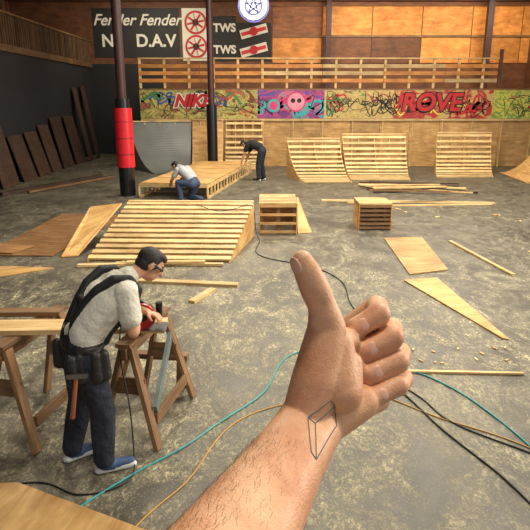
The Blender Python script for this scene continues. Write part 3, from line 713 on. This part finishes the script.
# thumb, slightly hitch-hiker bent at the end joint
c((-4.5, 0, 132), 8.4, (-1, 1, 124), 10.2); c((-1, 1, 124), 10.6, (6, 3, 109), 12); c((6, 3, 109), 12, (11, 6, 98), 11.4); c((11, 6, 98), 11.4, (14, 8, 88), 12.8); c((14, 8, 88), 13.2, (16, 12, 76), 16); c((16, 12, 76), 16, (6, 4, 34), 20)
c((6, 4, 34), 20, (-2, 0, 8), 19)
c((24, 18, 64), 15, (26, 10, 32), 18); c((36, 40, 62), 12, (18, 14, 70), 13)   # thenar + web
c((28, 8, 26), 17, (36, 16, 48), 10)
c((10, 6, 0), 18, (46, 26, 14), 15); c((46, 26, 14), 14, (64, 46, 12), 11)  # heel of the hand
c((30, 30, 40), 16, (48, 60, 34), 18)
# wrist + forearm (flattened section)
ax = V((-46.6, -90, -38.7)); pw = V((.85, 0, -.52))
def sec(t, hw, r):
    return [(ax*t+pw*s*(hw-r), r) for s in (-1, 0, 1)]
secs = [sec(-.12, 27, 19), sec(.1, 26.5, 19), sec(.4, 28, 21.5), sec(.8, 32, 26), sec(1.3, 38, 32), sec(1.9, 44, 38), sec(2.35, 45, 40)]
for a, b in zip(secs, secs[1:]):
    for (p, r), (q, r2) in zip(a, b): c(p, r, q, r2)
el = ax*2.4; sh = V((-205, -500, -95))
c(el, 42, el.lerp(sh, .4), 46); c(el.lerp(sh, .4), 46, sh, 50)
c(el.lerp(sh, .45), 56, sh, 62, SLV); c(sh, 62, sh+V((-10, -30, -5)), 66, SLV)
c(ax*-.05+V((4, -16, 4)), 4.3, ax*.7+V((2, -24, 2)), 4); c(ax*-.05+V((12, -13, -2)), 4.3, ax*.7+V((12, -22, -6)), 4)
hob = blob('hand_and_forearm', pr, .0011, 4, parent=arm)
npm = []
for p, d, nn, r in nails:
    R = Matrix((d, nn.cross(d), nn)).transposed(); npm.append(('e', p*.001, (r*.00062, r*.00060, .0018), R, NAIL))
d = V((-3.5, -1, 9)).normalized(); nn = V((-.85, -.5, -.2)); nn = (nn-d*nn.dot(d)).normalized()
R = Matrix((d, nn.cross(d), nn)).transposed(); npm.append(('e', (V((-3.5, 0, 130))+nn*7.8)*.001, (.0085, .0068, .0022), R, NAIL))
blob('fingernails', npm, .0006, 2, parent=arm)
# tattoo: thin ink lines lying on the skin
bm = bmesh.new(); bm.from_mesh(hob.data); bvh = BVHTree.FromBMesh(bm); bm.free()
TI = plain('tattoo_ink', S(70, 90, 100), .6)
A, B_, C, Dp, E, F_ = (-1.6, 13.3), (16.5, 24.6), (21.5, 4.3), (2.2, -9), (4.0, 9.0), (20.5, 18.5)
tm = MB()
for a, b in ((A, B_), (A, E), (E, F_), (B_, F_), (A, (-1.2, -4)), ((-1.2, -4), Dp), (E, Dp), (Dp, C), (C, F_)):
    pts = []
    for i in range(14):
        t = i/13; x = a[0]+(b[0]-a[0])*t; z = a[1]+(b[1]-a[1])*t
        hit, nrm, _, _ = bvh.ray_cast(V((x, -200, z))*.001, V((0, 1, 0)))
        if hit: pts.append((hit+nrm*.0002, nrm))
    for (p, n1), (q_, n2) in zip(pts, pts[1:]): tm.cyl(p, q_, .00034, .00034, TI, 6)
tm.build('tattoo', arm)
# fine forearm hair, denser on the thumb side
hm = MB(); HB = plain('arm_hair_brown', S(110, 70, 44), .5)
axn = ax.normalized(); s1 = pw.normalized(); s2 = axn.cross(s1)
for i in range(1500):
    t = random.uniform(.35, 2.3); th = random.gauss(math.pi, .75)
    dr = (s1*math.cos(th)+s2*math.sin(th)).normalized()
    hit, nrm, _, _ = bvh.ray_cast((ax*t+dr*120)*.001, -dr)
    if not hit: continue
    g = (axn*random.uniform(-.9, -.3)+s1*random.uniform(-.5, .3)+s2*random.uniform(-.5, .5))
    g = (g-nrm*g.dot(nrm)).normalized(); l = random.uniform(.003, .008)
    mid_ = hit+g*l*.5+nrm*l*.22; end = hit+g*l+nrm*l*.25
    hm.cyl(hit, mid_, .00009, .00007, HB, 3); hm.cyl(mid_, end, .00007, .00002, HB, 3)
hm.build('arm_hair', arm)

# ------------------------------------------------------------ light
def area(name, loc, rot, sx, sy, e, col):
    l = bpy.data.lights.new(name, 'AREA'); l.shape = 'RECTANGLE'; l.size = sx; l.size_y = sy; l.energy = e; l.color = col
    o = bpy.data.objects.new(name, l); o.location = loc; o.rotation_euler = rot; COL.objects.link(o)
for x, y, e in ((-2.0, 8, 210), (3.5, 7, 420), (-.5, 13, 420), (4.5, 13, 520), (-.5, 19, 470), (5.5, 19, 480), (1.5, 1.5, 250)):
    area('back_wall_fill', (x, y, ZC-.35), (0, 0, 0), 2.0, 1.0, e, (1, .93, .78))
for x in (-5.5, 0, 5, 10): area('back_wall_fill', (x, 25.6, ZC-.35), (math.radians(52), 0, 0), 3, .8, 270 if x > 1 else 160, (1, .87, .64))  # added fill lamps above the view, tilted to brighten the back wall
area('window_light', (12.6, 7, 4.6), (0, math.radians(72), 0), 3.0, 7, 1750, (1, .94, .84))
w = bpy.data.worlds.new('World'); sc.world = w; w.use_nodes = True
bg = w.node_tree.nodes['Background']; bg.inputs[0].default_value = (.92, .94, 1, 1); bg.inputs[1].default_value = .7
# ------------------------------------------------------------ camera
cd = bpy.data.cameras.new('Camera'); cd.sensor_width = 36; cd.lens = 38.7; cd.clip_start = .02; cd.clip_end = 200
cam = bpy.data.objects.new('Camera', cd); cam.location = (0, 0, 2.65); cam.rotation_euler = (math.radians(90-16.1), 0, 0); COL.objects.link(cam)
sc.camera = cam
try:
    sc.view_settings.view_transform = 'Standard'; sc.view_settings.look = 'None'
except Exception: pass
